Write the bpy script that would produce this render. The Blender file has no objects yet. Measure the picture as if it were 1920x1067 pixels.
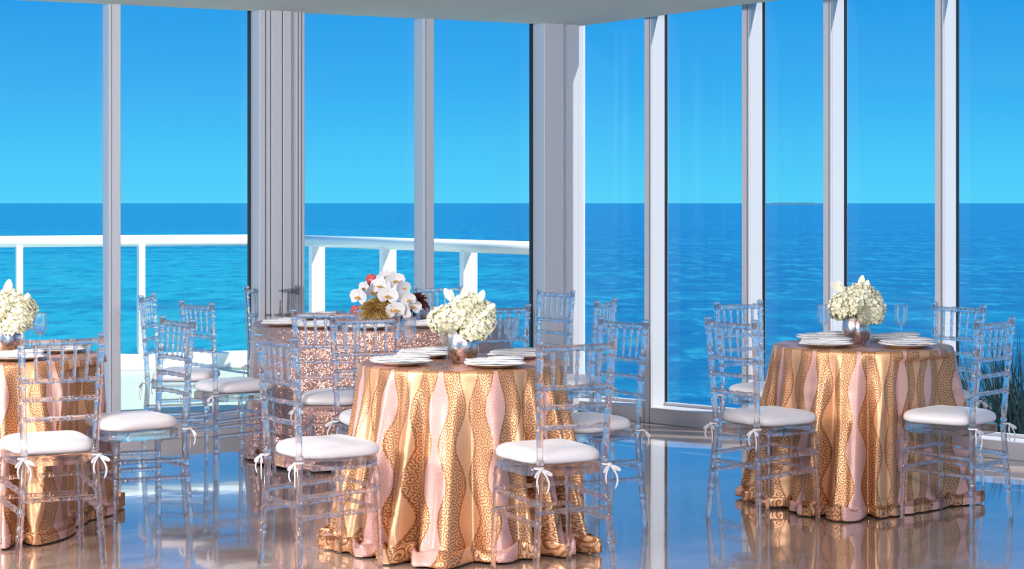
import bpy, bmesh, math, random
from mathutils import Vector, Matrix, noise

C = bpy.context.scene.collection
sc = bpy.context.scene
F = 3500.0                      # focal length in pixels of the 1920 px wide frame
EYE = 1.447
PI = math.pi
def lin(c):
    return tuple((v/255/12.92 if v/255 <= .04045 else ((v/255+.055)/1.055)**2.4) for v in c)+(1.0,)

# ------------------------------------------------------------------ camera
cam = bpy.data.cameras.new('camera'); co = bpy.data.objects.new('camera', cam); C.objects.link(co)
co.location = (0, 0, EYE); co.rotation_euler = (PI/2, 0, 0)
cam.sensor_fit = 'HORIZONTAL'; cam.sensor_width = 36; cam.lens = F/1920*36
cam.shift_y = -(533.5-380)/1920; cam.clip_end = 60000; cam.clip_start = .05
sc.camera = co
sc.view_settings.view_transform = 'Standard'; sc.view_settings.look = 'None'
sc.view_settings.gamma = 1; sc.view_settings.use_curve_mapping = False
sc.view_settings.exposure = 0.0
sc.cycles.max_bounces = 20; sc.cycles.transmission_bounces = 18; sc.cycles.transparent_max_bounces = 32
sc.cycles.glossy_bounces = 8; sc.cycles.diffuse_bounces = 4
sc.cycles.caustics_reflective = False; sc.cycles.caustics_refractive = False

# ------------------------------------------------------------------ sky
w = bpy.data.worlds.new('sky'); sc.world = w; w.use_nodes = True
nt = w.node_tree; nt.nodes.clear()
tc = nt.nodes.new('ShaderNodeTexCoord'); sp = nt.nodes.new('ShaderNodeSeparateXYZ')
rp = nt.nodes.new('ShaderNodeValToRGB'); bg = nt.nodes.new('ShaderNodeBackground'); ow = nt.nodes.new('ShaderNodeOutputWorld')
nt.links.new(tc.outputs['Generated'], sp.inputs[0]); nt.links.new(sp.outputs[2], rp.inputs[0])
nt.links.new(rp.outputs[0], bg.inputs[0]); nt.links.new(bg.outputs[0], ow.inputs[0])
stops = [(0, (88, 212, 255)), (.025, (78, 200, 253)), (.06, (60, 178, 248)), (.105, (44, 160, 240)), (.4, (52, 150, 228)), (1, (60, 140, 215))]
cr = rp.color_ramp
cr.elements[0].position = 0; cr.elements[0].color = lin(stops[0][1])
cr.elements[1].position = 1; cr.elements[1].color = lin(stops[-1][1])
for p, c in stops[1:-1]:
    e = cr.elements.new(p); e.color = lin(c)
bg.inputs[1].default_value = 1.0

# ------------------------------------------------------------------ sun and added fill lights
sd = bpy.data.lights.new('sun', 'SUN'); sd.energy = 8.0; sd.angle = math.radians(.6); sd.color = (1, .95, .86)
so = bpy.data.objects.new('sun', sd); C.objects.link(so)
elev = math.radians(50); sv = Vector((.95*math.cos(elev), -.31*math.cos(elev), math.sin(elev)))
so.rotation_euler = sv.to_track_quat('Z', 'Y').to_euler()
so.location = (20, -3, 14)
def area(name, loc, tgt, sx, sy, power, col):
    d = bpy.data.lights.new(name, 'AREA'); d.shape = 'RECTANGLE'; d.size = sx; d.size_y = sy; d.energy = power; d.color = col
    o = bpy.data.objects.new(name, d); C.objects.link(o); o.location = loc
    o.rotation_euler = (Vector(loc)-Vector(tgt)).to_track_quat('Z', 'Y').to_euler()
area('fill_light_left', (-5.0, 5.2, 2.45), (-.3, 8.6, .4), 1.4, .8, 440, (1, .94, .88))  # added unseen key from the left, rakes across the cloth folds
area('fill_light_right', (1.9, .6, 2.5), (1.4, 9, .5), 1.4, .8, 360, (1, .94, .9))  # added unseen softbox beside the camera, not a room fixture
area('fill_light_middle', (-1.3, 4.4, 2.6), (0, 8.6, .6), 1.6, .6, 100, (1, .94, .88))  # added unseen overhead fill to brighten the tabletops

# ------------------------------------------------------------------ materials
def mat(name, base=(200, 200, 200), rough=.5, metal=0, **kw):
    m = bpy.data.materials.new(name); m.use_nodes = True
    b = m.node_tree.nodes['Principled BSDF']
    b.inputs['Base Color'].default_value = lin(base); b.inputs['Roughness'].default_value = rough
    b.inputs['Metallic'].default_value = metal
    for k, v in kw.items():
        b.inputs[k.replace('_', ' ')].default_value = v
    return m
class G:
    """small node-graph helper"""
    def __init__(s, m): s.t = m.node_tree; s.b = s.t.nodes.get('Principled BSDF')
    def n(s, kind, **kw):
        x = s.t.nodes.new('ShaderNode'+kind)
        for k, v in kw.items(): setattr(x, k, v)
        return x
    def l(s, a, b): s.t.links.new(a, b)
    def put(s, sock, v):
        if isinstance(v, (int, float)): sock.default_value = v
        elif isinstance(v, tuple): sock.default_value = v
        else: s.l(v, sock)
    def m(s, op, a, b=0.0, c=None):
        x = s.n('Math', operation=op); s.put(x.inputs[0], a); s.put(x.inputs[1], b)
        if c is not None: s.put(x.inputs[2], c)
        return x.outputs[0]
    def mix(s, f, a, b):
        x = s.n('Mix', data_type='RGBA'); s.put(x.inputs[0], f); s.put(x.inputs[6], a); s.put(x.inputs[7], b)
        return x.outputs[2]
    def step(s, v, lo, hi):
        x = s.n('MapRange', interpolation_type='SMOOTHSTEP'); s.put(x.inputs[0], v); x.inputs[1].default_value = lo; x.inputs[2].default_value = hi
        return x.outputs[0]
    def noise(s, vec, scale, detail=2, rough=.5):
        x = s.n('TexNoise'); s.l(vec, x.inputs['Vector']); x.inputs['Scale'].default_value = scale
        x.inputs['Detail'].default_value = detail; x.inputs['Roughness'].default_value = rough
        return x.outputs['Fac']
    def coord(s, which='Object'): return s.n('TexCoord').outputs[which]
    def scaled(s, vec, sx, sy, sz):
        x = s.n('Mapping'); s.l(vec, x.inputs[0]); x.inputs['Scale'].default_value = (sx, sy, sz); return x.outputs[0]
    def bump(s, h, dist, strength=1.0):
        x = s.n('Bump'); s.l(h, x.inputs['Height']); x.inputs['Distance'].default_value = dist; x.inputs['Strength'].default_value = strength
        s.l(x.outputs[0], s.b.inputs['Normal']); return x

M = {}
M['frame'] = mat('painted_aluminium', (192, 192, 202), .42)
M['gasket'] = mat('black_rubber', (14, 18, 28), .5)
M['ceiling'] = mat('ceiling_paint', (232, 232, 226), .9)
g = G(M['ceiling']); g.bump(g.noise(g.coord(), 60, 3), .001, .3)
M['white_metal'] = mat('white_powder_coat', (236, 240, 240), .35)
M['deck'] = mat('balcony_concrete', (214, 220, 208), .6)
g = G(M['deck']); g.l(g.mix(g.noise(g.coord(), 1.3, 4), lin((158, 176, 164)), lin((186, 198, 182))), g.b.inputs['Base Color'])

m = bpy.data.materials.new('window_glass'); m.use_nodes = True; M['pane'] = m
t = m.node_tree; t.nodes.clear()
o_ = t.nodes.new('ShaderNodeOutputMaterial'); mx = t.nodes.new('ShaderNodeMixShader'); tr = t.nodes.new('ShaderNodeBsdfTransparent'); gl = t.nodes.new('ShaderNodeBsdfGlossy'); lw = t.nodes.new('ShaderNodeLayerWeight'); lw.inputs[0].default_value = .5; p5 = t.nodes.new('ShaderNodeMath'); p5.operation = 'POWER'; p5.inputs[1].default_value = 4; fr = t.nodes.new('ShaderNodeMath'); fr.operation = 'MULTIPLY_ADD'; fr.inputs[1].default_value = .35; fr.inputs[2].default_value = .012; t.links.new(lw.outputs['Facing'], p5.inputs[0]); t.links.new(p5.outputs[0], fr.inputs[0])
tr.inputs[0].default_value = (.975, .99, .985, 1); gl.inputs['Roughness'].default_value = .0
t.links.new(fr.outputs[0], mx.inputs[0]); t.links.new(tr.outputs[0], mx.inputs[1]); t.links.new(gl.outputs[0], mx.inputs[2]); t.links.new(mx.outputs[0], o_.inputs[0])

# polished concrete floor
M['floor'] = mat('polished_concrete', (110, 92, 84), .07, 0)
g = G(M['floor']); v = g.coord()
a = g.noise(v, .9, 5, .6); b = g.noise(v, 7, 5, .65); s = g.m('ADD', g.m('MULTIPLY', a, .65), g.m('MULTIPLY', b, .35))
g.l(g.mix(g.step(s, .35, .65), lin((146, 122, 112)), lin((192, 172, 160))), g.b.inputs['Base Color'])
g.l(g.m('ADD', g.m('MULTIPLY', g.noise(v, 2.5, 4), .10), .03), g.b.inputs['Roughness'])
g.b.inputs['IOR'].default_value = 1.85
g.b.inputs['Coat Weight'].default_value = .8; g.b.inputs['Coat Roughness'].default_value = .03
bp = g.bump(g.m('ADD', g.noise(v, 1.6, 2), g.m('MULTIPLY', g.noise(v, 9, 2), .12)), .0035, .35); g.l(bp.outputs[0], g.b.inputs['Coat Normal'])

# sea
M['sea'] = mat('sea_water', (20, 120, 200), .22)
g = G(M['sea']); v = g.coord(); s_ = g.n('SeparateXYZ'); g.l(v, s_.inputs[0]); X, Y = s_.outputs[0], s_.outputs[1]
side = g.m('DIVIDE', X, g.m('ADD', g.m('ABSOLUTE', Y), 1.0))            # shallows lie to the left of the headland
n1 = g.noise(g.scaled(v, .004, .02, 1), 1, 4, .6); n2 = g.noise(g.scaled(v, .006, .045, 1), 1, 4, .6)
near = g.step(Y, 900, 60)
lft = g.step(g.m('ADD', side, g.m('MULTIPLY', g.m('SUBTRACT', n1, .5), .25)), .08, -.12)
deep = g.mix(near, lin((8, 94, 156)), lin((10, 86, 136)))
turq = g.mix(near, lin((18, 115, 160)), lin((26, 158, 172)))
colr = g.mix(g.m('MULTIPLY', lft, .9), deep, turq)
colr = g.mix(g.m('MULTIPLY', g.step(n2, .5, .68), .45), colr, lin((22, 138, 168)))
colr = g.mix(g.m('MULTIPLY', g.step(n2, .48, .32), .5), colr, lin((6, 70, 124)))
n3 = g.noise(g.scaled(v, .26, .10, 1), 1, 5, .7); n4 = g.noise(g.scaled(v, .7, .2, 1), 1, 3, .6)
rip = g.m('ADD', g.m('MULTIPLY', n3, .7), g.m('MULTIPLY', n4, .3))
colr = g.mix(g.m('MULTIPLY', g.step(rip, .50, .62), .55), colr, lin((56, 168, 192)))
colr = g.mix(g.m('MULTIPLY', g.step(rip, .50, .38), .65), colr, lin((6, 72, 128)))
colr = g.mix(.13, colr, lin((0, 30, 60)))
g.l(colr, g.b.inputs['Base Color'])
w1 = g.noise(g.scaled(v, .35, .7, 1), 1, 5, .65); w2 = g.noise(g.scaled(v, .03, .09, 1), 1, 4, .6)
g.bump(g.m('ADD', w1, g.m('MULTIPLY', w2, 4)), .9, .55)
g.b.inputs['Specular IOR Level'].default_value = .25

# clear acrylic
M['acrylic'] = mat('clear_acrylic', (252, 249, 252), .02, 0, Transmission_Weight=1.0, IOR=1.47)
m = M['acrylic']; t = m.node_tree; bs = t.nodes['Principled BSDF']; out = t.nodes['Material Output']
tr = t.nodes.new('ShaderNodeBsdfTransparent'); tr.inputs[0].default_value = (.965, .965, .985, 1); mx = t.nodes.new('ShaderNodeMixShader'); mx.inputs[0].default_value = .58
t.links.new(tr.outputs[0], mx.inputs[1]); t.links.new(bs.outputs[0], mx.inputs[2]); t.links.new(mx.outputs[0], out.inputs[0])
M['glass'] = mat('thin_glass', (250, 252, 255), .0, 0, Transmission_Weight=1.0, IOR=1.3)
m = M['glass']; t = m.node_tree; bs = t.nodes['Principled BSDF']; out = t.nodes['Material Output']
tr = t.nodes.new('ShaderNodeBsdfTransparent'); mx = t.nodes.new('ShaderNodeMixShader'); mx.inputs[0].default_value = .32
t.links.new(tr.outputs[0], mx.inputs[1]); t.links.new(bs.outputs[0], mx.inputs[2]); t.links.new(mx.outputs[0], out.inputs[0])
M['water'] = mat('drinking_water', (245, 250, 255), .0, 0, Transmission_Weight=1.0, IOR=1.33)

M['satin'] = mat('white_satin', (226, 221, 228), .38, 0, Sheen_Weight=.3)
g = G(M['satin']); v = g.coord(); g.bump(g.m('ADD', g.noise(v, 22, 3), g.m('MULTIPLY', g.noise(v, 220, 2), .15)), .004, .5)
M['linen'] = mat('white_linen', (226, 225, 230), .7)
g = G(M['linen']); g.bump(g.noise(g.coord(), 30, 3), .002, .4)
M['china'] = mat('white_porcelain', (232, 222, 210), .18)
M['wood'] = mat('dark_table_wood', (90, 62, 44), .5)
M['hydrangea'] = mat('hydrangea_petal', (246, 246, 222), .6, 0, Subsurface_Weight=.15, Subsurface_Radius=(.02, .02, .01))
g = G(M['hydrangea']); v = g.coord()
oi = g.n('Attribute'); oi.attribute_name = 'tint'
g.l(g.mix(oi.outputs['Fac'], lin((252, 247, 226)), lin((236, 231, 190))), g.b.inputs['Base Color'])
M['orchid'] = mat('orchid_petal', (236, 230, 234), .5, 0, Subsurface_Weight=.1, Subsurface_Radius=(.02, .01, .01))
M['lip'] = mat('orchid_lip', (206, 160, 70), .5)
M['rose'] = mat('pink_rose_petal', (244, 150, 156), .7)
M['goldleaf'] = mat('gold_leaf', (206, 168, 100), .4, .35)
M['darkleaf'] = mat('dark_plum_leaf', (92, 44, 44), .5)
M['greenleaf'] = mat('green_leaf', (60, 120, 40), .5)
M['palm'] = mat('shore_grass', (26, 48, 50), .6)
M['mercury'] = mat('mercury_glass', (222, 206, 206), .16, .95)
g = G(M['mercury']); v = g.coord(); n = g.noise(v, 42, 5, .7)
g.l(g.mix(g.step(n, .48, .66), lin((226, 214, 214)), lin((128, 96, 92))), g.b.inputs['Base Color'])
g.l(g.m('ADD', g.m('MULTIPLY', n, .35), .04), g.b.inputs['Roughness']); g.bump(n, .002, .5)
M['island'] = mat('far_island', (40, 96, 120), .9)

# gold and blush damask: ogee ribbons with scrollwork
def damask(name, P, Q, phase, pink=(230, 180, 172), gold=(224, 170, 126), gold2=(230, 176, 134), line=(140, 74, 40)):
    m = mat(name, gold, .36, .0); g = G(m)
    uv = g.coord('UV'); s = g.n('SeparateXYZ'); g.l(uv, s.inputs[0]); U, V = s.outputs[0], s.outputs[1]
    n0 = g.noise(uv, 1.7, 1)
    wob = g.m('MULTIPLY', g.m('SINE', g.m('MULTIPLY', V, PI/Q)), .35)
    a = g.m('ADD', g.m('ADD', g.m('MULTIPLY', U, 2*PI/P), phase), wob)
    half = g.m('COSINE', g.m('MULTIPLY', a, .5)); sg = g.m('SIGN', half)
    wr_ = g.m('ARCCOSINE', g.m('MULTIPLY', g.m('COSINE', a), .9999))
    f2 = g.m('MULTIPLY', g.m('COSINE', g.m('MULTIPLY', V, 2*PI/Q)), sg)
    f = g.m('SUBTRACT', g.m('ADD', g.m('ADD', 1.25, g.m('MULTIPLY', sg, .16)), g.m('MULTIPLY', f2, .82)), wr_)
    inn = g.step(f, .0, .06)
    ispink = g.m('GREATER_THAN', half, 0.0)
    pinkm = g.m('MULTIPLY', inn, ispink)            # blush beads, chained from top to hem
    goldm = g.m('MULTIPLY', inn, g.m('SUBTRACT', 1.0, ispink))   # plain gold beads between them
    rim = g.m('MULTIPLY', g.step(f, -.34, -.28), g.m('SUBTRACT', 1.0, g.step(f, -.14, -.06)))
    cv = g.scaled(uv, 34, 34, 1)
    vo = g.n('TexVoronoi', voronoi_dimensions='2D'); g.l(cv, vo.inputs['Vector']); vo.inputs['Scale'].default_value = 1; vo.inputs['Randomness'].default_value = .75
    sub = g.n('VectorMath', operation='SUBTRACT'); g.l(cv, sub.inputs[0]); g.l(vo.outputs['Position'], sub.inputs[1])
    q = g.n('SeparateXYZ'); g.l(sub.outputs[0], q.inputs[0])
    ang = g.m('ARCTAN2', q.outputs[1], q.outputs[0])
    spiral = g.m('SINE', g.m('ADD', g.m('MULTIPLY', vo.outputs['Distance'], 17.0), ang))   # curls
    scroll = g.step(spiral, .05, .5)
    col = g.mix(g.m('MULTIPLY', scroll, .85), lin(gold), lin(line))
    col = g.mix(goldm, col, lin(gold2))
    # fine self-colour scrolls on the blush ground
    cv2 = g.scaled(uv, 60, 60, 1); vo2 = g.n('TexVoronoi', voronoi_dimensions='2D'); g.l(cv2, vo2.inputs['Vector']); vo2.inputs['Scale'].default_value = 1
    sc2 = g.step(g.m('SINE', g.m('MULTIPLY', vo2.outputs['Distance'], 15.0)), .1, .6)
    pk = g.mix(g.m('MULTIPLY', sc2, .6), lin(pink), lin((200, 146, 138)))
    col = g.mix(pinkm, col, pk); col = g.mix(g.m('MULTIPLY', rim, .6), col, lin(line))
    g.l(col, g.b.inputs['Base Color'])
    g.l(g.m('SUBTRACT', .46, g.m('MULTIPLY', pinkm, .30)), g.b.inputs['Metallic'])
    g.l(g.m('ADD', .34, g.m('MULTIPLY', scroll, .1)), g.b.inputs['Roughness'])
    wv = g.noise(g.scaled(uv, 260, 700, 1), 1, 1)
    fold = g.noise(g.scaled(uv, 7, 5, 1), 1, 3)
    g.bump(g.m('ADD', g.m('MULTIPLY', wv, .05), g.m('ADD', fold, g.m('MULTIPLY', scroll, .04))), .008, .5)
    return m
M['damask'] = damask('gold_blush_damask', .16, .30, 0)
M['damask_b'] = damask('gold_blush_damask_b', .16, .30, 1.2)
M['damask_c'] = damask('gold_blush_damask_c', .16, .30, 2.2)

m = mat('rose_gold_sequin', (226, 176, 162), .32, .7); M['sequin'] = m; g = G(m)
v = g.scaled(g.coord('UV'), 230, 230, 1)
vo = g.n('TexVoronoi', voronoi_dimensions='2D'); g.l(v, vo.inputs['Vector']); vo.inputs['Scale'].default_value = 1
g.l(g.mix(g.step(vo.outputs['Distance'], .25, .6), lin((240, 196, 182)), lin((196, 140, 124))), g.b.inputs['Base Color'])
geo = g.n('NewGeometry'); s1 = g.n('VectorMath', operation='SUBTRACT'); g.l(vo.outputs['Color'], s1.inputs[0]); s1.inputs[1].default_value = (.5, .5, .5)
s2 = g.n('VectorMath', operation='SCALE'); g.l(s1.outputs[0], s2.inputs[0]); s2.inputs['Scale'].default_value = .8
s3 = g.n('VectorMath', operation='ADD'); g.l(geo.outputs['Normal'], s3.inputs[0]); g.l(s2.outputs[0], s3.inputs[1])
s4 = g.n('VectorMath', operation='NORMALIZE'); g.l(s3.outputs[0], s4.inputs[0]); g.l(s4.outputs[0], g.b.inputs['Normal'])

# ------------------------------------------------------------------ mesh helpers
def link_mesh(name, bm, m, parent=None, smooth=True, loc=None):
    me = bpy.data.meshes.new(name)
    bmesh.ops.recalc_face_normals(bm, faces=bm.faces[:])
    bm.to_mesh(me); bm.free()
    if smooth:
        for p in me.polygons: p.use_smooth = True
    if m is not None: me.materials.append(m)
    o = bpy.data.objects.new(name, me); C.objects.link(o)
    if parent: o.parent = parent
    if loc is not None: o.location = loc
    return o
def tag(o, label=None, cat=None, group=None, kind=None):
    if label: o['label'] = label
    if cat: o['category'] = cat
    if group: o['group'] = group
    if kind: o['kind'] = kind
    return o
def empty(name, loc=(0, 0, 0), rz=0):
    o = bpy.data.objects.new(name, None); C.objects.link(o); o.location = loc; o.rotation_euler = (0, 0, rz); o.empty_display_size = .1
    return o
def copy_tree(o, parent=None):
    c = o.copy(); C.objects.link(c); c.parent = parent
    for ch in list(o.children): copy_tree(ch, c)
    return c
def box(bm, lo, hi, mtx=None):
    vs = [bm.verts.new((x, y, z)) for x in (lo[0], hi[0]) for y in (lo[1], hi[1]) for z in (lo[2], hi[2])]
    for f in ((0, 1, 3, 2), (4, 6, 7, 5), (0, 4, 5, 1), (2, 3, 7, 6), (0, 2, 6, 4), (1, 5, 7, 3)):
        bm.faces.new([vs[i] for i in f])
    if mtx is not None: bmesh.ops.transform(bm, matrix=mtx, verts=vs)
    return vs
def prism(bm, pts, z0, z1):
    a = [bm.verts.new((p[0], p[1], z0)) for p in pts]; b = [bm.verts.new((p[0], p[1], z1)) for p in pts]
    n = len(pts); bm.faces.new(a[::-1]); bm.faces.new(b)
    for i in range(n): bm.faces.new((a[i], a[(i+1) % n], b[(i+1) % n], b[i]))
def tube(bm, pts, rad, sides=8, sx=1.0, closed=False):
    """pts: list of Vectors, rad: list of radii"""
    pts = [Vector(p) for p in pts]; n = len(pts); rings = []
    up = None
    for i, p in enumerate(pts):
        if closed: d = pts[(i+1) % n]-pts[i-1]
        else: d = pts[min(i+1, n-1)]-pts[max(i-1, 0)]
        d.normalize()
        if up is None:
            up = Vector((0, 1, 0)) if abs(d.y) < .9 else Vector((1, 0, 0))
        x = up.cross(d).normalized(); y = d.cross(x).normalized(); up = y
        rings.append([bm.verts.new(p+(x*math.cos(a)*sx+y*math.sin(a))*rad[i]) for a in [2*PI*k/sides for k in range(sides)]])
    last = n if closed else n-1
    for i in range(last):
        A, B = rings[i], rings[(i+1) % n]
        for k in range(sides): bm.faces.new((A[k], A[(k+1) % sides], B[(k+1) % sides], B[k]))
    if not closed: bm.faces.new(rings[0][::-1]); bm.faces.new(rings[-1])
def bamboo(bm, path, r0, r1, nodes, sides=8, bump=1.26):
    """tube along a polyline (list of points) with bamboo rings at fractions 'nodes'"""
    path = [Vector(p) for p in path]
    L = [0]
    for i in range(1, len(path)): L.append(L[-1]+(path[i]-path[i-1]).length)
    T = L[-1]
    def at(s):
        s = max(0, min(T, s))
        for i in range(1, len(path)):
            if s <= L[i]+1e-9: return path[i-1].lerp(path[i], (s-L[i-1])/(L[i]-L[i-1]))
        return path[-1]
    ss = [(0, 1), (T, 1)] + [(l, 1) for l in L[1:-1]]
    e = .0035
    for f in nodes:
        c = f*T
        ss += [(c-2.2*e, .97), (c-.9*e, bump), (c+.9*e, bump), (c+2.2*e, .97)]
    ss = sorted((min(max(s, 0), T), k) for s, k in ss)
    out = []
    for s, k in ss:
        if out and s-out[-1][0] < 1e-4: continue
        out.append((s, k))
    tube(bm, [at(s) for s, k in out], [(r0+(r1-r0)*s/T)*k for s, k in out], sides)
def lathe(bm, prof, seg=32, cap=True, off=(0, 0, 0)):
    rings = []
    for r, z in prof:
        if r < 1e-6: rings.append([bm.verts.new((off[0], off[1], off[2]+z))])
        else: rings.append([bm.verts.new((off[0]+r*math.cos(2*PI*k/seg), off[1]+r*math.sin(2*PI*k/seg), off[2]+z)) for k in range(seg)])
    for A, B in zip(rings, rings[1:]):
        if len(A) == 1 and len(B) == 1: continue
        for k in range(seg):
            k2 = (k+1) % seg
            if len(A) == 1: bm.faces.new((A[0], B[k], B[k2]))
            elif len(B) == 1: bm.faces.new((A[k], A[k2], B[0]))
            else: bm.faces.new((A[k], A[k2], B[k2], B[k]))

# ------------------------------------------------------------------ room shell
CEIL = 2.65; TOP = 3.0
PC = Vector((.475, 12.70)); dL = Vector((-.903, -.430)).normalized(); dR = Vector((.735, -.678)).normalized()
nL = Vector((.430, -.903)).normalized(); nR = Vector((-.678, -.735)).normalized()   # into the room
LL, LR = 7.6, 9.6
A_ = PC+dL*LL; B_ = PC+dR*LR
room = [tuple(PC), tuple(B_), (B_.x, -3.0), (A_.x, -3.0), tuple(A_)]
def grow(k):
    return [tuple(PC-(nL+nR).normalized()*k*1.2), tuple(B_-nR*k), (B_.x+k, -3.0), (A_.x-k, -3.0), tuple(A_-nL*k)]
bm = bmesh.new(); prism(bm, grow(.14), -.35, 0); tag(link_mesh('floor', bm, M['floor'], smooth=False), kind='structure')
soff = Vector((.566, -.824)).normalized(); SO = PC+soff*16.5          # the lowered ceiling draws back from the right-hand glass
bm = bmesh.new(); prism(bm, [tuple(PC-nL*.01), tuple(SO), (A_.x-.1, SO.y), tuple(A_-nL*.01)], CEIL, TOP-.002); tag(link_mesh('ceiling', bm, M['ceiling'], smooth=False), kind='structure')
bm = bmesh.new(); prism(bm, grow(.01), TOP, TOP+.3); tag(link_mesh('trim_0', bm, M['ceiling'], smooth=False), kind='structure')

def frame_of(P, d, n):
    """matrix: local x along the wall, local y into the room, z up"""
    return Matrix(((d.x, n.x, 0, P.x), (d.y, n.y, 0, P.y), (0, 0, 1, 0), (0, 0, 0, 1)))
def wall_s(px, P, d):
    """distance along the wall line at which the sight line of an image column meets it"""
    k = (px-960)/F
    return (k*P.y-P.x)/(d.x-k*d.y)
def slab(name, lo, hi, mtx, m, parent=None, bev=.003):
    bm = bmesh.new(); box(bm, lo, hi)
    if bev: bmesh.ops.bevel(bm, geom=bm.edges[:], offset=bev, segments=1, affect='EDGES')
    bmesh.ops.transform(bm, matrix=mtx, verts=bm.verts[:])
    return link_mesh(name, bm, m, parent, smooth=False)
wcount = [0]; tcount = [0]
def window(mtx, s0, s1):
    wcount[0] += 1
    wroot = empty('window_%d' % wcount[0]); tag(wroot, kind='structure')
    slab('sill', (s0, -.155, 0), (s1, .045, .105), mtx, M['frame'], wroot)
    slab('glazing_bead', (s0, -.150, .105), (s1, -.110, .125), mtx, M['frame'], wroot, .002)
    slab('head', (s0, -.155, TOP-.012), (s1, -.02, TOP), mtx, M['frame'], wroot, .002)
    slab('pane', (s0-.004, -.134, .12), (s1+.004, -.126, TOP-.01), mtx, M['pane'], wroot, 0)
def mullion(mtx, s, w, side, depth=.15, name=None):
    """box profile with a recessed outer leaf, a groove and a gasket; 'side' = where the black gasket is seen"""
    tcount[0] += 1
    r = empty('trim_%d' % tcount[0]); tag(r, kind='structure')
    slab('profile', (s-w/2, -.155, 0), (s+w/2, depth-.13-.016, TOP), mtx, M['frame'], r)
    slab('cover_cap', (s-w/2+.004, depth-.13-.018, .0), (s+w/2-.018, depth-.13, TOP), mtx, M['frame'], r, .002)
    slab('cover_cap', (s+w/2-.014, depth-.13-.018, .0), (s+w/2-.002, depth-.13-.004, TOP), mtx, M['frame'], r, .002)
    slab('gasket', (s+side*w/2-.006, -.142, .1), (s+side*w/2+.006, -.118, TOP), mtx, M['gasket'], r, 0)
mL = frame_of(PC, dL, nL); mR = frame_of(PC, dR, nR)

# right wall: mullions read off the photograph, then carried on at the same spacing
sR = [wall_s(p, PC, dR) for p in (1219, 1402, 1555, 1765)]
sR += [sR[-1]+1.05*k for k in range(1, 7)]
prev = -.10
for s in sR:
    window(mR, prev, s-.03); mullion(mR, s, .06, 1, .16); prev = s+.03
# left wall
sL = sorted(wall_s(p, PC, dL) for p in (803, 215))
sP = (wall_s(568, PC, dL), wall_s(480, PC, dL))            # the stacked sliding-door profile
s_first, s_last = sL[0], sL[-1]
cs = wall_s(1013, PC, dL)
window(mL, cs, s_first-.03); mullion(mL, s_first, .074, -1, .15)
window(mL, s_first+.03, sP[0])
window(mL, sP[1], s_last-.03); mullion(mL, s_last, .074, -1, .15)
prev = s_last+.03
for k in range(1, 4):
    s = s_last+1.25*k; window(mL, prev, s-.03); mullion(mL, s, .074, -1, .15); prev = s+.03
# stacked door jambs: several upright leaves of different depth with joints between them
r = empty('trim_%d' % (tcount[0]+1)); tcount[0] += 1; tag(r, kind='structure')
W = sP[1]-sP[0]; cuts = [0, .09, .14, .30, .50, .74, .86, 1.0]; deps = [.045, .055, .04, .060, .060, .052, .062]
for i in range(7):
    slab('door_stile', (sP[0]+W*cuts[i]+.0025, -.12, 0), (sP[0]+W*cuts[i+1]-.0025, deps[i], TOP), mL, M['frame'], r, .003)
slab('backing', (sP[0]+.004, -.11, 0), (sP[1]-.004, .03, TOP), mL, M['gasket'], r, 0)
slab('gasket', (sP[1]-.004, -.142, .1), (sP[1]+.012, -.112, TOP), mL, M['gasket'], r, 0)
# corner pier
r = empty('trim_%d' % (tcount[0]+1)); tcount[0] += 1; tag(r, kind='structure')
c2 = wall_s(1050, PC, dL)
slab('corner_post', (c2, -.16, 0), (cs, .06, TOP), mL, M['frame'], r)
slab('corner_panel', (.045, -.20, 0), (c2-.003, .045, TOP), mL, M['frame'], r)
slab('corner_jamb', (-.16, -.155, 0), (-.10, -.085, TOP), mR, M['frame'], r)
slab('gasket', (cs-.002, -.142, .1), (cs+.014, -.112, TOP), mL, M['gasket'], r, 0)

# ------------------------------------------------------------------ outside: balcony, sea, island, shore plants
Cn = Vector((-2.149, 16.9)); eL = Vector((-6.6, 15.34)); eR = Vector((.37, 13.5))
bm = bmesh.new()
o1 = PC-(nL+nR).normalized()*.17
prism(bm, [(Cn.x, Cn.y+.12), (eR.x+.1, eR.y+.12), (o1.x, o1.y), tuple(A_-nL*.14), (eL.x, eL.y+.10)][::-1], -.35, -.03)
tag(link_mesh('balcony_floor', bm, M['deck'], smooth=False), 'pale concrete balcony slab outside the left windows', 'balcony', kind='structure')
def railing(P, Q, posts, label):
    d = (Q-P); L = d.length; d = d.normalized(); n = Vector((d.y, -d.x))
    if n.y > 0: n = -n
    m4 = frame_of(P, d, n)
    r = empty('balcony_railing', (P.x, P.y, -.03)); inv = Matrix.Translation((-P.x, -P.y, .03))
    tag(r, label, 'railing', 'white balcony railings outside the left windows')
    bm = bmesh.new(); tube(bm, [m4@Vector((.0, 0, 1.11)), m4@Vector((L, 0, 1.11))], [.05, .05], 20)
    bmesh.ops.transform(bm, matrix=inv, verts=bm.verts[:]); link_mesh('top_rail', bm, M['white_metal'], r)
    for s in posts:
        slab('post', (s-.028, -.09, .0), (s+.028, .045, 1.08), inv@m4, M['white_metal'], r)
    slab('kerb', (-.04, -.09, -.03), (L, .09, .11), inv@m4, M['white_metal'], r, .008)
def rail_s(px, P, d):
    return wall_s(px, P, d)
d1 = (eL-Cn).normalized(); d2 = (eR-Cn).normalized()
pl = [rail_s(p, Cn, d1) for p in (265, 36)]; st = pl[1]-pl[0]
railing(Cn, eL, pl+[pl[1]+st, pl[1]+2*st], 'white round-topped balcony railing running left from the corner, beyond the leftmost panes')
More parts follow.
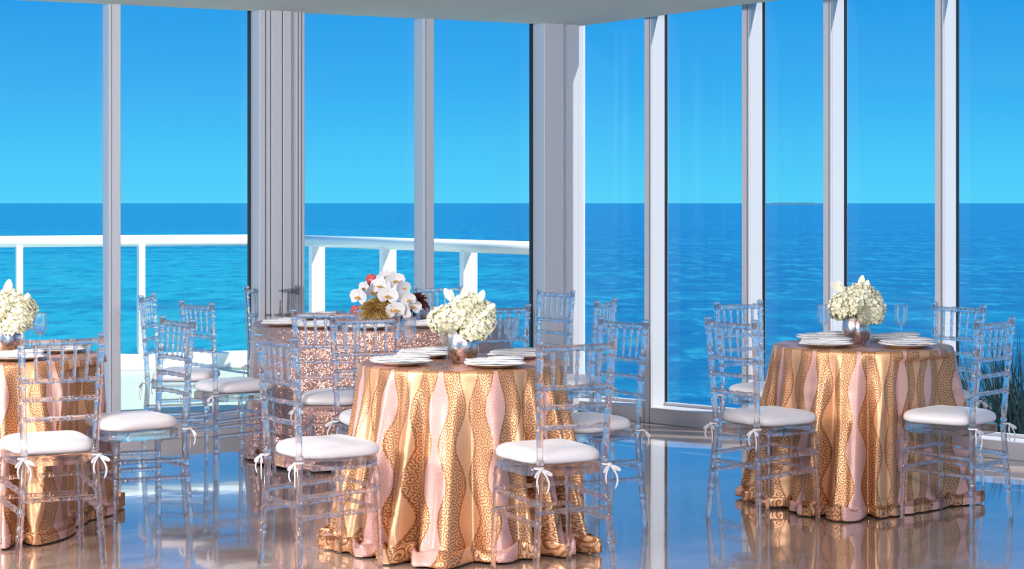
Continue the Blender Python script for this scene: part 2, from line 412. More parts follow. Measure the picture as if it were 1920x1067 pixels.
railing(Cn, eR, [rail_s(p, Cn, d2) for p in (590, 723, 874)]+[(eR-Cn).length-.05], 'shaded balcony railing running right behind the sequin table, with three posts in view')

bm = bmesh.new()
ys = [13.5, 40, 100, 300, 900, 3000, 9000, 30000]
rows = [[bm.verts.new((x*(1+y*.9), y-60*0, 0)) for x in (-3, -1.2, -.5, 0, .5, 1.2, 3)] for y in ys]
for a, b in zip(rows, rows[1:]):
    for i in range(6): bm.faces.new((a[i], a[i+1], b[i+1], b[i]))
sea = link_mesh('sea', bm, M['sea'], smooth=False, loc=(0, 0, -9.0)); tag(sea, kind='structure')
# shore under the building, out of sight of the camera, carries the plants
bm = bmesh.new()
nx, ny = 26, 14
gr = [[bm.verts.new((3.2+i*.4, 11.5+j*.5, -9.2+max(0, 8.3*min(1, i/3)*min(1, (ny-j)/4))+.15*noise.noise(Vector((i*.5, j*.5, 0))))) for j in range(ny+1)] for i in range(nx+1)]
for i in range(nx):
    for j in range(ny): bm.faces.new((gr[i][j], gr[i+1][j], gr[i+1][j+1], gr[i][j+1]))
M['dune'] = mat('dune_soil', (60, 84, 80), .9)
tag(link_mesh('dune', bm, M['dune']), kind='structure')
rnd = random.Random(5)
def grass(px, Z, n, h, spread, label):
    X = (px-960)*Z/F; base = -1.05
    bm = bmesh.new()
    for i in range(n):
        a = rnd.uniform(0, 2*PI); rr = spread*math.sqrt(rnd.random())*.5; x, y = rr*math.cos(a), rr*math.sin(a)
        lean = rnd.gauss(0, .18)+x*.35; ly = rnd.gauss(0, .2); hh = h*rnd.uniform(.55, 1.0); wd = rnd.uniform(.008, .016)
        prev = None; yaw = rnd.uniform(0, PI); wx, wy = math.cos(yaw)*wd, math.sin(yaw)*wd
        for k in range(5):
            t = k/4; c = Vector((x+lean*t*t*hh, y+ly*t*t*hh, hh*t*(1-.12*t*abs(lean)))); q = (1-t**1.6)*1+.04
            v1 = bm.verts.new(c+Vector((wx*q, wy*q, 0))); v2 = bm.verts.new(c-Vector((wx*q, wy*q, 0)))
            if prev: bm.faces.new((prev[0], prev[1], v2, v1))
            prev = (v1, v2)
    o = link_mesh('blades', bm, M['palm'])
    r = empty('shore_plant', (X, Z, base)); o.parent = r
    tag(o, kind='stuff')
    bm = bmesh.new(); tube(bm, [(0, 0, -.12), (0, 0, .12)], [.12*spread+.05, .06], 8); link_mesh('crown', bm, M['palm'], r)
    tag(r, label, 'plant', 'spiky shore plants beyond the rightmost window')
grass(1862, 13.4, 420, 1.52, .55, 'dark spiky shore plant beyond the window, middle one of three')
grass(1935, 12.6, 420, 1.70, .60, 'dark spiky shore plant, tallest, at the right edge of the picture')
grass(1806, 15.1, 300, 1.15, .50, 'dark spiky shore plant, lowest, just right of the rightmost mullion in view')
# island on the horizon
bm = bmesh.new(); Z = 9500.0; xs = [(1436+i*2.2) for i in range(49)]; base = []; top = []; back = []
for i, px in enumerate(xs):
    x = (px-960)*Z/F; e = min(1, min(i, 48-i)/8); h = (3.0+5.5*e+3*noise.noise(Vector((i*.45, 0, 3))))
    base.append(bm.verts.new((x, Z, -9.5))); top.append(bm.verts.new((x, Z+40, -9+1.8+h))); back.append(bm.verts.new((x, Z+140, -9.5)))
for i in range(48):
    bm.faces.new((base[i], base[i+1], top[i+1], top[i])); bm.faces.new((top[i], top[i+1], back[i+1], back[i]))
tag(link_mesh('island', bm, M['island']), 'low wooded island far off on the sea horizon', 'island')

# ------------------------------------------------------------------ the chair
def sup(a, e): return math.copysign(abs(a)**e, a)
def make_cushion():
    bm = bmesh.new(); nu, nv = 48, 14; rings = []
    for j in range(nv+1):
        ph = -PI/2+PI*j/nv; cz = sup(math.sin(ph), .75); cr_ = abs(math.cos(ph))**.38
        ring = []
        for i in range(nu):
            a = 2*PI*i/nu; x = sup(math.cos(a), .45)*cr_; y = sup(math.sin(a), .45)*cr_
            wx = .183-.022*(1-y)/2; X_ = x*wx; Y_ = y*.178+.012
            d = max(abs(x), abs(y)); z = .462+cz*(.026 if cz < 0 else .036)*(1 if cz < 0 else 1.0)
            z += (.010*(1-d**2) if cz > 0 else 0)+.003*noise.noise(Vector((X_*9, Y_*9, 1)))
            if cz < 0: z = max(z, .4385)
            ring.append(bm.verts.new((X_, Y_, z)))
        rings.append(ring)
    for A, B in zip(rings, rings[1:]):
        for i in range(nu): bm.faces.new((A[i], A[(i+1) % nu], B[(i+1) % nu], B[i]))
    bm.faces.new(rings[0][::-1]); bm.faces.new(rings[-1])
    return bm
def make_tie(s):
    """a bow of thin ribbon round the rear post: two loops, two tails and the knot"""
    rd = random.Random(3 if s > 0 else 8); bm = bmesh.new()
    k = Vector((s*.150, -.205, .435)); R_ = .0025
    def rib(ps, rr=R_): tube(bm, ps, [rr*(1 if 0 < i < len(ps)-1 else .7) for i in range(len(ps))], 6, 1.6)
    ringp = [Vector((s*.148+.019*math.cos(a), -.184+.019*math.sin(a), .437)) for a in [2*PI*i/10 for i in range(10)]]
    tube(bm, ringp, [R_]*10, 6, 1.3, True)
    for q, (ax, ln, dp) in enumerate(((1, .055, .035), (-1, .045, .042))):
        ps = []
        for i in range(9):
            t = i/8*PI; u = math.sin(t); vv = -math.cos(t)
            ps.append(k+Vector((ax*ln*.72*u, -.012*u, -dp*u*.6+vv*.010*u)))
        rib(ps)
    for ax, ln, cur in ((.6, .115, .03), (-.5, .09, -.025)):
        ps = [k+Vector((ax*.03*t+cur*math.sin(t*3)*.6, -.012*math.sin(t*2.5), -ln*.8*t)) for t in [i/7 for i in range(8)]]
        rib(ps)
    tube(bm, [k+Vector((-.007, 0, 0)), k, k+Vector((.007, 0, 0))], [.004, .0075, .004], 8)
    return bm
def lerp(a, b, t): return a+(b-a)*t
def post_x(z): return lerp(.140, .160, (z-.42)/.5) if z > .42 else lerp(.172, .140, z/.42)
def post_y(z): return -lerp(.178, .212, ((z-.42)/.5)**1.2) if z > .42 else -lerp(.198, .178, z/.42)
def make_chair():
    r = empty('chiavari_chair')
    A = M['acrylic']
    for s in (-1, 1):                                       # rear leg and back post in one piece
        bm = bmesh.new()
        path = [(s*post_x(z), post_y(z), z) for z in (0, .1, .2, .3, .42, .5, .6, .7, .8, .915)]
        bamboo(bm, path, .0135, .0148, [.14, .17, .24, .33, .47, .50, .63, .71, .79, .83, .93, .96], 8, 1.24)
        lathe(bm, [(0, 0), (.0165, .001), (.0185, .006), (.0185, .010), (.013, .015), (0, .017)], 12, off=(s*.160, -.212, .911))
        link_mesh('back_post', bm, A, r)
    for s in (-1, 1):
        bm = bmesh.new()
        bamboo(bm, [(s*.171, .161, 0), (s*.168, .158, .15), (s*.163, .152, .30), (s*.158, .148, .405)], .0110, .0150, [.12, .16, .36, .50, .56, .74, .80, .92], 8, 1.2)
        link_mesh('front_leg', bm, A, r)
    bm = bmesh.new()                                        # clear moulded seat with a deep apron
    out = []
    for i in range(40):
        a = 2*PI*i/40; x = sup(math.cos(a), .4); y = sup(math.sin(a), .4); out.append((x*(.178-.020*(1-y)/2), y*.175+.005))
    prism(bm, out, .400, .4385); bmesh.ops.bevel(bm, geom=[e for e in bm.edges if abs(e.verts[0].co.z-e.verts[1].co.z) < 1e-5], offset=.004, segments=2, affect='EDGES')
    link_mesh('seat', bm, A, r)
    def rail(name, p, q, nodes, ra=.0095, bow=0, bump=1.25):
        bm = bmesh.new(); p = Vector(p); q = Vector(q)
        pts = [p.lerp(q, i/6)+Vector((0, -bow*math.sin(PI*i/6), 0)) for i in range(7)]
        bamboo(bm, pts, ra, ra, nodes, 8, bump); return link_mesh(name, bm, A, r)
    def bx(z): return post_x(z)
    def by(z): return post_y(z)
    nd = [.10, .14, .36, .40, .60, .64, .86, .90]
    for z, ra in ((.893, .0125), (.742, .0100), (.668, .0092), (.590, .0092)):
        rail('top_rail' if z > .85 else 'back_rail', (-bx(z), by(z), z), (bx(z), by(z), z), nd, ra, .012)
    for i in range(5):                                      # five spindles
        t = (i+1)/6; x1 = lerp(-bx(.89), bx(.89), t); x0 = lerp(-bx(.742), bx(.742), t)*.96
        b0 = .012*math.sin(PI*t)
        bm = bmesh.new(); bamboo(bm, [(x0, by(.742)-b0, .745), ((x0+x1)/2, (by(.742)+by(.89))/2-b0, .82), (x1, by(.89)-b0, .888)], .0058, .0082, [.22, .28, .52, .58, .82, .87], 7, 1.35)
        link_mesh('spindle', bm, A, r)
    for s in (-1, 1):                                       # side stretchers, upper and lower
        for z0, z1 in ((.300, .312), (.222, .232)):
            rail('side_stretcher', (s*post_x(z0), post_y(z0), z0), (s*.163, .153, z1), [.06, .12, .36, .40, .62, .66, .88, .94], .0105)
    for z in (.318, .238): rail('front_stretcher', (-.163, .153, z), (.163, .153, z), nd, .0085)
    for z in (.268,): rail('rear_stretcher', (-post_x(z), post_y(z), z), (post_x(z), post_y(z), z), nd, .0095)
    cu = link_mesh('cushion', make_cushion(), M['satin'], r)
    for s in (-1, 1): link_mesh('tie', make_tie(s), M['satin'], cu)
    return r
chair = make_chair()
GR = 'clear acrylic chiavari chairs with white cushions'
chairs = [
 # x, y, facing angle (0 = away from the camera, 90 = to the right), label
 (-1.881, 7.591, -27, 'clear chair with its back to the camera at the far left gold damask table'),
 (-1.693, 8.361, -125, 'clear chair facing left at the right side of the left gold damask table'),
 (-1.500, 9.984, 50.8, 'clear chair facing the sequin table, front left, its whole cushion in view'),
 (-1.866, 10.63, 91.7, 'clear chair seen side-on by the balcony window, furthest left of the sequin table chairs'),
 (-1.450, 11.50, 165, 'clear chair behind the left edge of the sequin table, before the fluted column'),
 (-.890, 9.36, 6, 'clear chair, back to the camera, before the left half of the sequin table'),
 (-.150, 9.76, -24, 'clear chair half hidden behind the middle hydrangea vase, at the sequin table'),
 (-.370, 11.58, 152, 'clear chair right behind the orchid arrangement, far side of the sequin table'),
 (.095, 11.06, -128, 'clear chair against the corner pier, right side of the sequin table'),
 (.310, 10.18, -69, 'clear chair turned side-on, behind the chair right of the middle table'),
 (-.605, 8.50, 158, 'clear chair tucked behind the left side of the middle gold table'),
 (-.752, 7.461, 57, 'clear chair at front left of the middle gold table, facing right'),
 (.151, 7.319, -27, 'clear chair, back to the camera, at front right of the middle gold table'),
 (.330, 8.30, -126, 'clear chair facing left behind the right side of the middle gold table'),
 (1.162, 8.538, 55.9, 'clear chair at front left of the right gold table, facing right'),
 (1.330, 9.745, 143, 'clear chair behind the left side of the right gold table, facing the camera'),
 (2.135, 9.52, -125, 'clear chair behind the right side of the right gold table, by the mullion'),
 (2.021, 8.558, -46.8, 'clear chair at front right of the right gold table, facing away to the left'),
]
for i, (x, y, a, lb) in enumerate(chairs):
    c = chair if i == 0 else copy_tree(chair)
    c.location = (x, y, 0); c.rotation_euler = (0, 0, -math.radians(a)); tag(c, lb, 'chair', GR)

# ------------------------------------------------------------------ tables and cloths
H = .752
def table(cx, cy, R, label):
    r = empty('round_table', (cx, cy, 0)); tag(r, label, 'table')
    bm = bmesh.new(); lathe(bm, [(0, H-.03), (R-.01, H-.03), (R, H-.022), (R, H-.008), (R-.008, H), (0, H)], 64); link_mesh('tabletop', bm, M['wood'], r)
    bm = bmesh.new(); lathe(bm, [(0, .03), (.05, .03), (.04, .1), (.035, .6), (.08, H-.035), (0, H-.03)], 20); link_mesh('pedestal', bm, M['wood'], r)
    bm = bmesh.new(); lathe(bm, [(0, 0), (.24, 0), (.25, .012), (.12, .03), (0, .035)], 32); link_mesh('base', bm, M['wood'], r)
def cloth(cx, cy, R, m, seed, label, name='tablecloth', flare=.13, nf=19, amp=.085, pool=.22, limit=True, group='gold and blush damask tablecloths', lobes=()):
    bm = bmesh.new(); uvl = bm.loops.layers.uv.new('UVMap')
    NT = 480; rnd = random.Random(seed); ph = [rnd.uniform(0, 2*PI) for _ in range(8)]
    near = []
    for (x, y, a, lb) in chairs:
        a = math.radians(a); u = Vector((math.sin(a), math.cos(a))); rr = Vector((u.y, -u.x))
        for sx in (-.17, -.09, 0, .09, .17):
            p = Vector((x, y))+u*.185+rr*sx-Vector((cx, cy)); d = p.length
            if d < R+.28: near.append((math.atan2(p.y, p.x), d))
    def wrapd(a): return (a+PI) % (2*PI)-PI
    def fold(th):
        w_ = th+.10*math.sin(3*th+ph[0])+.06*math.sin(5*th+ph[1])
        c1 = math.cos(nf*w_+ph[2]); c1 = -1+1.9*abs(math.sin((nf*w_+ph[2])/2))**.9
        return c1*(.75+.35*math.sin(4*th+ph[3]))+.35*math.cos((nf*2-3)*w_+ph[4])
    rows = []
    prof = []                                     # (kind, parameter, arc length)
    for k in range(9): prof.append(('top', k/8))
    for k in range(1, 5): prof.append(('edge', k/4))
    for k in range(1, 41): prof.append(('drop', k/40))
    for k in range(1, 15): prof.append(('pool', k/14))
    for kind, t in prof:
        ring = []
        for i in range(NT):
            th = 2*PI*i/NT; cs_, sn = math.cos(th), math.sin(th); fd = fold(th); e = .014
            lim = 9
            if limit:
                for (ta, d) in near:
                    dd = abs(wrapd(th-ta))*d
                    lim = min(lim, d-.03+max(0, dd-.09)*1.1)
            lb_ = 0
            for (la, lw, lr) in lobes:
                q = wrapd(th-math.radians(la))/lw; lb_ += lr*math.exp(-q*q)
            if kind == 'top': r = (R-.006)*t; z = H+.004; arc = r
            elif kind == 'edge':
                a = t*PI/2; r = R-.006+e*math.sin(a); z = H+.004-e*(1-math.cos(a)); arc = R-.006+e*a
            else:
                s = t if kind == 'drop' else 1.0
                r = R+.008+flare*(s**1.15)+amp*fd*(s**.6)*(.42+.58*s)+lb_*.45*s**1.6
                r += .012*s*noise.noise(Vector((cs_*3+seed, sn*3, s*3)))
                z = H-.010-(H-.05)*s; arc = R+.016+.72*s
                if kind == 'pool':
                    n1_ = noise.noise(Vector((cs_*2.3, sn*2.3, seed*1.7))); n2_ = noise.noise(Vector((cs_*7, sn*7, t*2.2+seed)))
                    ext = max(.02, pool*(.25+.5*(n1_+.5))+lb_*.5)
                    q = t
                    # bulges out, settles on the floor and tucks its hem under
                    r += ext*math.sin(min(q, .86)/.86*PI/2)-(.05*(q-.86)/.14 if q > .86 else 0)
                    z = .04-.034*min(1, q*1.6)+(.030+.045*max(0, n2_+.2))*math.sin(PI*min(1, q/.9))*(1 if q < .9 else 0)
                    if q >= .9: z = .006
                    r += .02*n2_*q; arc += ext*q+.02*q
                if lim < 9:
                    soft = lim if s < .98 else lim+.05
                    r = min(r, max(soft, .20)) if z < H-.03 else r
            z = max(z, .005)
            ring.append((bm.verts.new((r*cs_, r*sn, z)), th/(2*PI), arc))
        rows.append(ring)
    for ra, (a, b) in enumerate(zip(rows, rows[1:])):
        for i in range(NT):
            j = (i+1) % NT
            q = (a[i], a[j], b[j], b[i])
            f = bm.faces.new([p[0] for p in q]); istop = ra < 8
            tt = [i/NT, (i+1)/NT, (i+1)/NT, i/NT]
            for lp, p, tv in zip(f.loops, q, tt): lp[uvl].uv = (tv*4.0, p[2]) if not istop else (p[0].co.x, p[0].co.y+p[0].co.x*.3)
    bmesh.ops.remove_doubles(bm, verts=[v[0] for v in rows[0]], dist=.001)
    o = link_mesh(name, bm, m, loc=(cx, cy, 0)); tag(o, label, 'tablecloth', group)
    return o
T_MID = (-.212, 8.08, .445); T_RT = (1.705, 9.08, .425); T_LF = (-2.30, 8.44, .445); T_SQ = (-.745, 10.80, .745)
table(*T_MID, 'round table under the middle gold damask cloth')
table(*T_RT, 'round table under the right gold damask cloth')
table(*T_LF, 'round table under the left gold damask cloth, cut by the picture edge')
table(*T_SQ, 'large round table under the rose gold sequin cloth')
cloth(*T_MID, M['damask'], 3, 'gold and blush scrollwork damask cloth on the middle table', flare=.075, pool=.05, lobes=((-98, .50, .17), (-150, .25, .10), (-40, .2, .06)))
cloth(*T_RT, M['damask_b'], 11, 'gold and blush scrollwork damask cloth on the right table', flare=.07, nf=18, pool=.04, lobes=((-112, .32, .14), (-62, .20, .13)))
cloth(*T_LF, M['damask_c'], 7, 'gold and blush scrollwork damask cloth on the left table', flare=.10, pool=.05, lobes=((-36, .5, .23), (-100, .3, .10)))
cloth(*T_SQ, M['sequin'], 5, 'rose gold sequin cloth on the large back table', flare=.03, nf=26, amp=.022, pool=.06, group=None)

# ------------------------------------------------------------------ table settings
TZ = H+.0045
def make_plate():
    bm = bmesh.new(); lathe(bm, [(0, .002), (.06, .002), (.068, 0), (.075, .002), (.125, .016), (.131, .0185), (.130, .0205), (.122, .019), (.085, .0075), (0, .006)], 56)
    return link_mesh('plate', bm, M['china'])
def make_napkin():
    """white napkin folded into a rectangle with a flap turned over on it"""
    bm = bmesh.new()
    def layer(x0, x1, y0, y1, z0, th, rot, seed):
        nx, ny = 14, 8; top = []; bot = []
        ca, sa = math.cos(rot), math.sin(rot)
        for i in range(nx+1):
            tr_, br_ = [], []
            for j in range(ny+1):
                x = lerp(x0, x1, i/nx); y = lerp(y0, y1, j/ny); e = min(1, 4*min(i/nx, 1-i/nx))*min(1, 4*min(j/ny, 1-j/ny))
                z = z0+.003*noise.noise(Vector((x*22+seed, y*22, 0)))-.004*(1-e)
                X_, Y_ = x*ca-y*sa, x*sa+y*ca
                br_.append(bm.verts.new((X_, Y_, z))); tr_.append(bm.verts.new((X_*.995, Y_*.995, z+th*(.55+.45*e))))
            top.append(tr_); bot.append(br_)
        for i in range(nx):
            for j in range(ny):
                bm.faces.new((top[i][j], top[i+1][j], top[i+1][j+1], top[i][j+1])); bm.faces.new((bot[i][j+1], bot[i+1][j+1], bot[i+1][j], bot[i][j]))
        for i in range(nx):
            bm.faces.new((bot[i][0], bot[i+1][0], top[i+1][0], top[i][0])); bm.faces.new((top[i][ny], top[i+1][ny], bot[i+1][ny], bot[i][ny]))
        for j in range(ny):
            bm.faces.new((top[0][j], top[0][j+1], bot[0][j+1], bot[0][j])); bm.faces.new((bot[nx][j], bot[nx][j+1], top[nx][j+1], top[nx][j]))
    layer(-.125, .125, -.066, .066, .0225, .009, 0, 1)
    layer(-.118, .110, -.058, .060, .0320, .009, .07, 5)
    layer(-.03, .122, -.050, .052, .0415, .006, -.12, 9)
    return link_mesh('napkin', bm, M['linen'])
def make_glass(water=False):
    r = empty('wine_glass')
    bm = bmesh.new()
    lathe(bm, [(0, .0), (.034, 0), (.035, .0015), (.02, .004), (.006, .009), (.0037, .02), (.0034, .075), (.005, .084), (.016, .095), (.027, .112), (.0325, .135), (.0330, .155), (.0305, .182), (.0290, .192),
               (.0282, .192), (.0296, .182), (.0321, .155), (.0316, .135), (.026, .113), (.014, .098), (0, .091)], 36)
    o = link_mesh('bowl_and_stem', bm, M['glass'], r)
    if water:
        bm = bmesh.new(); lathe(bm, [(0, .0925), (.013, .0985), (.0245, .113), (.030, .1335), (.0300, .1345), (0, .1345)], 32)
        link_mesh('water', bm, M['water'], r)
    return r
plate0, napkin0, glass0, water0 = make_plate(), make_napkin(), make_glass(), make_glass(True)
first = {}
def put(proto, x, y, z, rz, label, cat, group=None):
    c = proto if id(proto) not in first else copy_tree(proto)
    first[id(proto)] = 1
    c.location = (x, y, z); c.rotation_euler = (0, 0, rz); tag(c, label, cat, group)
    return c
def at(px, py, z):                 # point of the horizontal plane z seen at an image position
    Y = F*(EYE-z)/(py-380); return (px-960)*Y/F, Y
def setting(T, px, py, where, rz, lim=.30):
    if abs(px) < 2: v = Vector((px, py))               # metres from the table's centre
    else: x, y = at(px, py, TZ+.012); v = Vector((x-T[0], y-T[1]))
    m_ = T[2]-.115
    if v.length > m_: v = v*(m_/v.length)
    x, y = T[0]+v.x, T[1]+v.y
    put(plate0, x, y, TZ, rz, 'round white plate '+where, 'plate', 'white dinner plates')
    put(napkin0, x, y, TZ, rz, 'folded white napkin on plate '+where, 'napkin', 'folded white napkins')
setting(T_MID, -.26, -.14, 'at front left of the middle gold table', .25)
setting(T_MID, .14, -.25, 'at front right of the middle gold table', .1)
setting(T_MID, -.17, .25, 'at back left of the middle gold table', -.1)
setting(T_MID, .24, .20, 'at back right of the middle gold table', -.25)
setting(T_RT, -.20, -.14, 'at front left of the right gold table', -.2)
setting(T_RT, .18, -.18, 'at front right of the right gold table', .15)
setting(T_RT, -.15, .24, 'at back left of the right gold table', .1)
setting(T_RT, .20, .20, 'at back right of the right gold table', -.2)
setting(T_LF, .13, -.25, 'at front of the left gold table', .1)
setting(T_LF, .22, .18, 'right side of the left gold table, through the chair back', -.1)
setting(T_LF, -.17, .22, 'of the left gold table, behind the vase', .2)
for px, py, wh, rz in ((533, 607, 'at the left edge of the sequin table', .1), (590, 612, 'at front left of the sequin table', 0), (690, 613, 'on the sequin table, below the orchids', .1),
                       (800, 610, 'on the sequin table, beside the hydrangea', -.1), (835, 597, 'on the sequin table, behind the hydrangea', .2), (600, 595, 'at back left of the sequin table', .1)):
    setting(T_SQ, px, py, wh, rz, .6)
GG = 'clear stemmed wine glasses'
def gl(T, px, py, where, proto=None):
    x, y = (T[0]+px, T[1]+py); put(proto or glass0, x, y, TZ, 0, 'clear stemmed wine glass '+where, 'wine glass', GG)
gl(T_MID, -.237, .055, 'on the left half of the middle gold table')
gl(T_MID, -.06, -.30, 'at the front of the middle gold table, before the vase')
gl(T_MID, .21, -.02, 'on the right half of the middle gold table')
gl(T_RT, -.18, .05, 'on the left half of the right gold table')
gl(T_RT, .19, .01, 'on the right half of the right gold table')
gl(T_RT, -.012, -.10, 'before the silver vase on the right gold table')
gl(T_LF, .166, .0, 'holding water on the left gold table', water0)
gl(T_LF, .045, .31, 'right behind the hydrangea on the left gold table')
# votive candle holders and a small glass on the sequin table
bm = bmesh.new(); lathe(bm, [(0, 0), (.026, 0), (.030, .004), (.033, .06), (.031, .062), (.028, .008), (0, .006)], 24)
vt = empty('votive_holder'); link_mesh('cup', bm, M['glass'], vt)
bm = bmesh.new(); lathe(bm, [(0, .009), (.026, .009), (.026, .035), (0, .035)], 20); M['wax'] = mat('pale_pink_wax', (246, 222, 216), .5); link_mesh('candle', bm, M['wax'], vt)
x, y = at(797, 601, TZ); vt.location = (x, y, TZ); tag(vt, 'small glass votive with pale pink candle right of the orchids', 'candle', 'votives')
v2 = copy_tree(vt); x, y = at(640, 603, TZ); v2.location = (x, y, TZ); tag(v2, 'small glass votive with pale pink candle left of the orchids', 'candle', 'votives')

# ------------------------------------------------------------------ vases
def make_vase():
    r = empty('silver_vase')
    bm = bmesh.new(); lathe(bm, [(0, 0), (.040, 0), (.046, .004), (.060, .025), (.069, .055), (.071, .080), (.067, .108), (.061, .126), (.060, .130), (.057, .130), (.058, .124), (.064, .105), (.067, .08), (.065, .056), (.056, .028), (.04, .012), (0, .010)], 48)
    for v in bm.verts:
        n = noise.noise(v.co*28)*.0012; a = math.atan2(v.co.y, v.co.x); v.co.x += n*math.cos(a); v.co.y += n*math.sin(a)
    link_mesh('body', bm, M['mercury'], r)
    bm = bmesh.new(); tube(bm, [Vector((.0585*math.cos(a), .0585*math.sin(a), .1305)) for a in [2*PI*i/32 for i in range(32)]], [.0022]*32, 6, 1, True)
    link_mesh('rim', bm, M['mercury'], r)
    return r
vase0 = make_vase(); VG = 'mercury glass vases of hydrangeas'
xm = (T_MID[0]+.0, T_MID[1]-.03); xr = (T_RT[0]-.02, T_RT[1]+.05); xl = (T_LF[0]+.012, T_LF[1])
put(vase0, xm[0], xm[1], TZ, .4, 'round mercury glass vase on the middle gold table', 'vase', VG)
put(vase0, xr[0], xr[1], TZ, 1.9, 'round mercury glass vase on the right gold table', 'vase', VG)
put(vase0, xl[0], xl[1], TZ, 3.0, 'round mercury glass vase on the left gold table, cut by the picture edge', 'vase', VG)

# ------------------------------------------------------------------ hydrangeas
def petal_patch(bm, c, nrm, up, ln, wd, cup, lay, tint, segs=3):
    side = nrm.cross(up).normalized(); up = side.cross(nrm).normalized(); rows = []
    for i in range(segs+1):
        t = i/segs; w_ = wd*math.sin(PI*(.12+.80*t))**.8
        mid = c+up*ln*t+nrm*(cup*(t*t)*ln)
        rows.append((bm.verts.new(mid-side*w_*.5+nrm*cup*w_*.35), bm.verts.new(mid), bm.verts.new(mid+side*w_*.5+nrm*cup*w_*.35)))
    for a, b in zip(rows, rows[1:]):
        for k in (0, 1):
            f = bm.faces.new((a[k], a[k+1], b[k+1], b[k]))
            f.smooth = True
            if lay is not None:
                for lp in f.loops: lp[lay] = (tint, tint, tint, 1)
def head(parent, c, R, n, seed):
    rd = random.Random(seed); bm = bmesh.new(); lay = bm.loops.layers.color.new('tint')
    for i in range(n):
        z = 1-2*(i+.5)/n; a = i*2.39996+rd.uniform(-.2, .2); q = math.sqrt(1-z*z); d = Vector((q*math.cos(a), q*math.sin(a), z))
        if d.z < -.75: continue
        p = c+Vector((d.x*R, d.y*R, d.z*R*.86))*rd.uniform(.88, 1.08)
        n_ = (d+Vector((rd.gauss(0, .28), rd.gauss(0, .28), rd.gauss(0, .28)))).normalized(); t0 = n_.orthogonal().normalized()
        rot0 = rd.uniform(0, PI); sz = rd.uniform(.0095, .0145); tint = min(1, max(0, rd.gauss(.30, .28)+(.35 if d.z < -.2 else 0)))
        for k in range(4):
            up = Matrix.Rotation(rot0+k*PI/2, 3, n_)@t0
            petal_patch(bm, p, n_, up, sz, sz*1.05, rd.uniform(.15, .9), lay, tint, 2)
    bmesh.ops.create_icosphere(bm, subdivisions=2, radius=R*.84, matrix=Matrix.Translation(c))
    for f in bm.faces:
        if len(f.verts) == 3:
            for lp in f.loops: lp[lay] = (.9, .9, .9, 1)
    me = bpy.data.meshes.new('flower_head'); bm.to_mesh(me); bm.free(); me.materials.append(M['hydrangea'])
    o = bpy.data.objects.new('flower_head', me); C.objects.link(o); o.parent = parent; return o
def bouquet(x, y, label, seed, tall):
    r = empty('hydrangea_bouquet', (x, y, TZ+.10)); tag(r, label, 'flowers', 'white hydrangea bouquets')
    rd = random.Random(seed)
    spots = [(-.070, -.012, .085, .068), (.060, -.030, .075, .070), (-.005, .045, .115, .070), (-.015, -.050, .105, .066), (.068, .030, .110, .062), (-.060, .050, .06, .060), (.02, -.01, .145, .058), (.055, -.055, .045, .055)]
    for i, (a, b, c, R) in enumerate(spots):
        head(r, Vector((a*(.9+.2*rd.random()), b, c)), R, 190, seed*31+i)
    bm = bmesh.new()
    for k in range(7):
        a = k*.9; tube(bm, [(.03*math.cos(a), .03*math.sin(a), -.075), (.025*math.cos(a+.5), .025*math.sin(a+.5), .0), (.045*math.cos(a+.8), .045*math.sin(a+.8), .06)], [.004]*3, 6)
    link_mesh('stems', bm, M['greenleaf'], r)
    for (a, b, c, dx, dz, ln) in tall:
        bm = bmesh.new(); lay = bm.loops.layers.color.new('tint')
        up = Vector((dx, -.1, dz)).normalized(); petal_patch(bm, Vector((a, b, c)), Vector((-.2*dz, -1, .3)).normalized(), up, ln, ln*.55, .35, lay, .25, 6)
        petal_patch(bm, Vector((a+.008, b+.008, c)), Vector((.5, .8, .3)).normalized(), up, ln*.8, ln*.5, .4, lay, .35, 6)
        o = link_mesh('curled_petal', bm, M['hydrangea'], r)
bouquet(xm[0], xm[1], 'rounded white hydrangea bouquet on the middle gold table', 2, [(-.05, -.02, .17, -.5, .9, .055), (.0, -.02, .185, .25, 1, .045), (.06, -.03, .16, .5, .8, .06), (.10, -.02, .13, .9, .5, .045)])
bouquet(xr[0], xr[1], 'rounded white hydrangea bouquet on the right gold table', 4, [(-.07, -.02, .16, -.9, .55, .07), (.012, -.02, .18, .25, 1, .055), (.03, -.03, .165, .4, .9, .05)])
bouquet(xl[0], xl[1], 'white hydrangea bouquet on the left gold table, cut by the picture edge', 9, [(.0, -.02, .17, .35, .95, .075), (.085, -.02, .15, .7, .8, .04)])

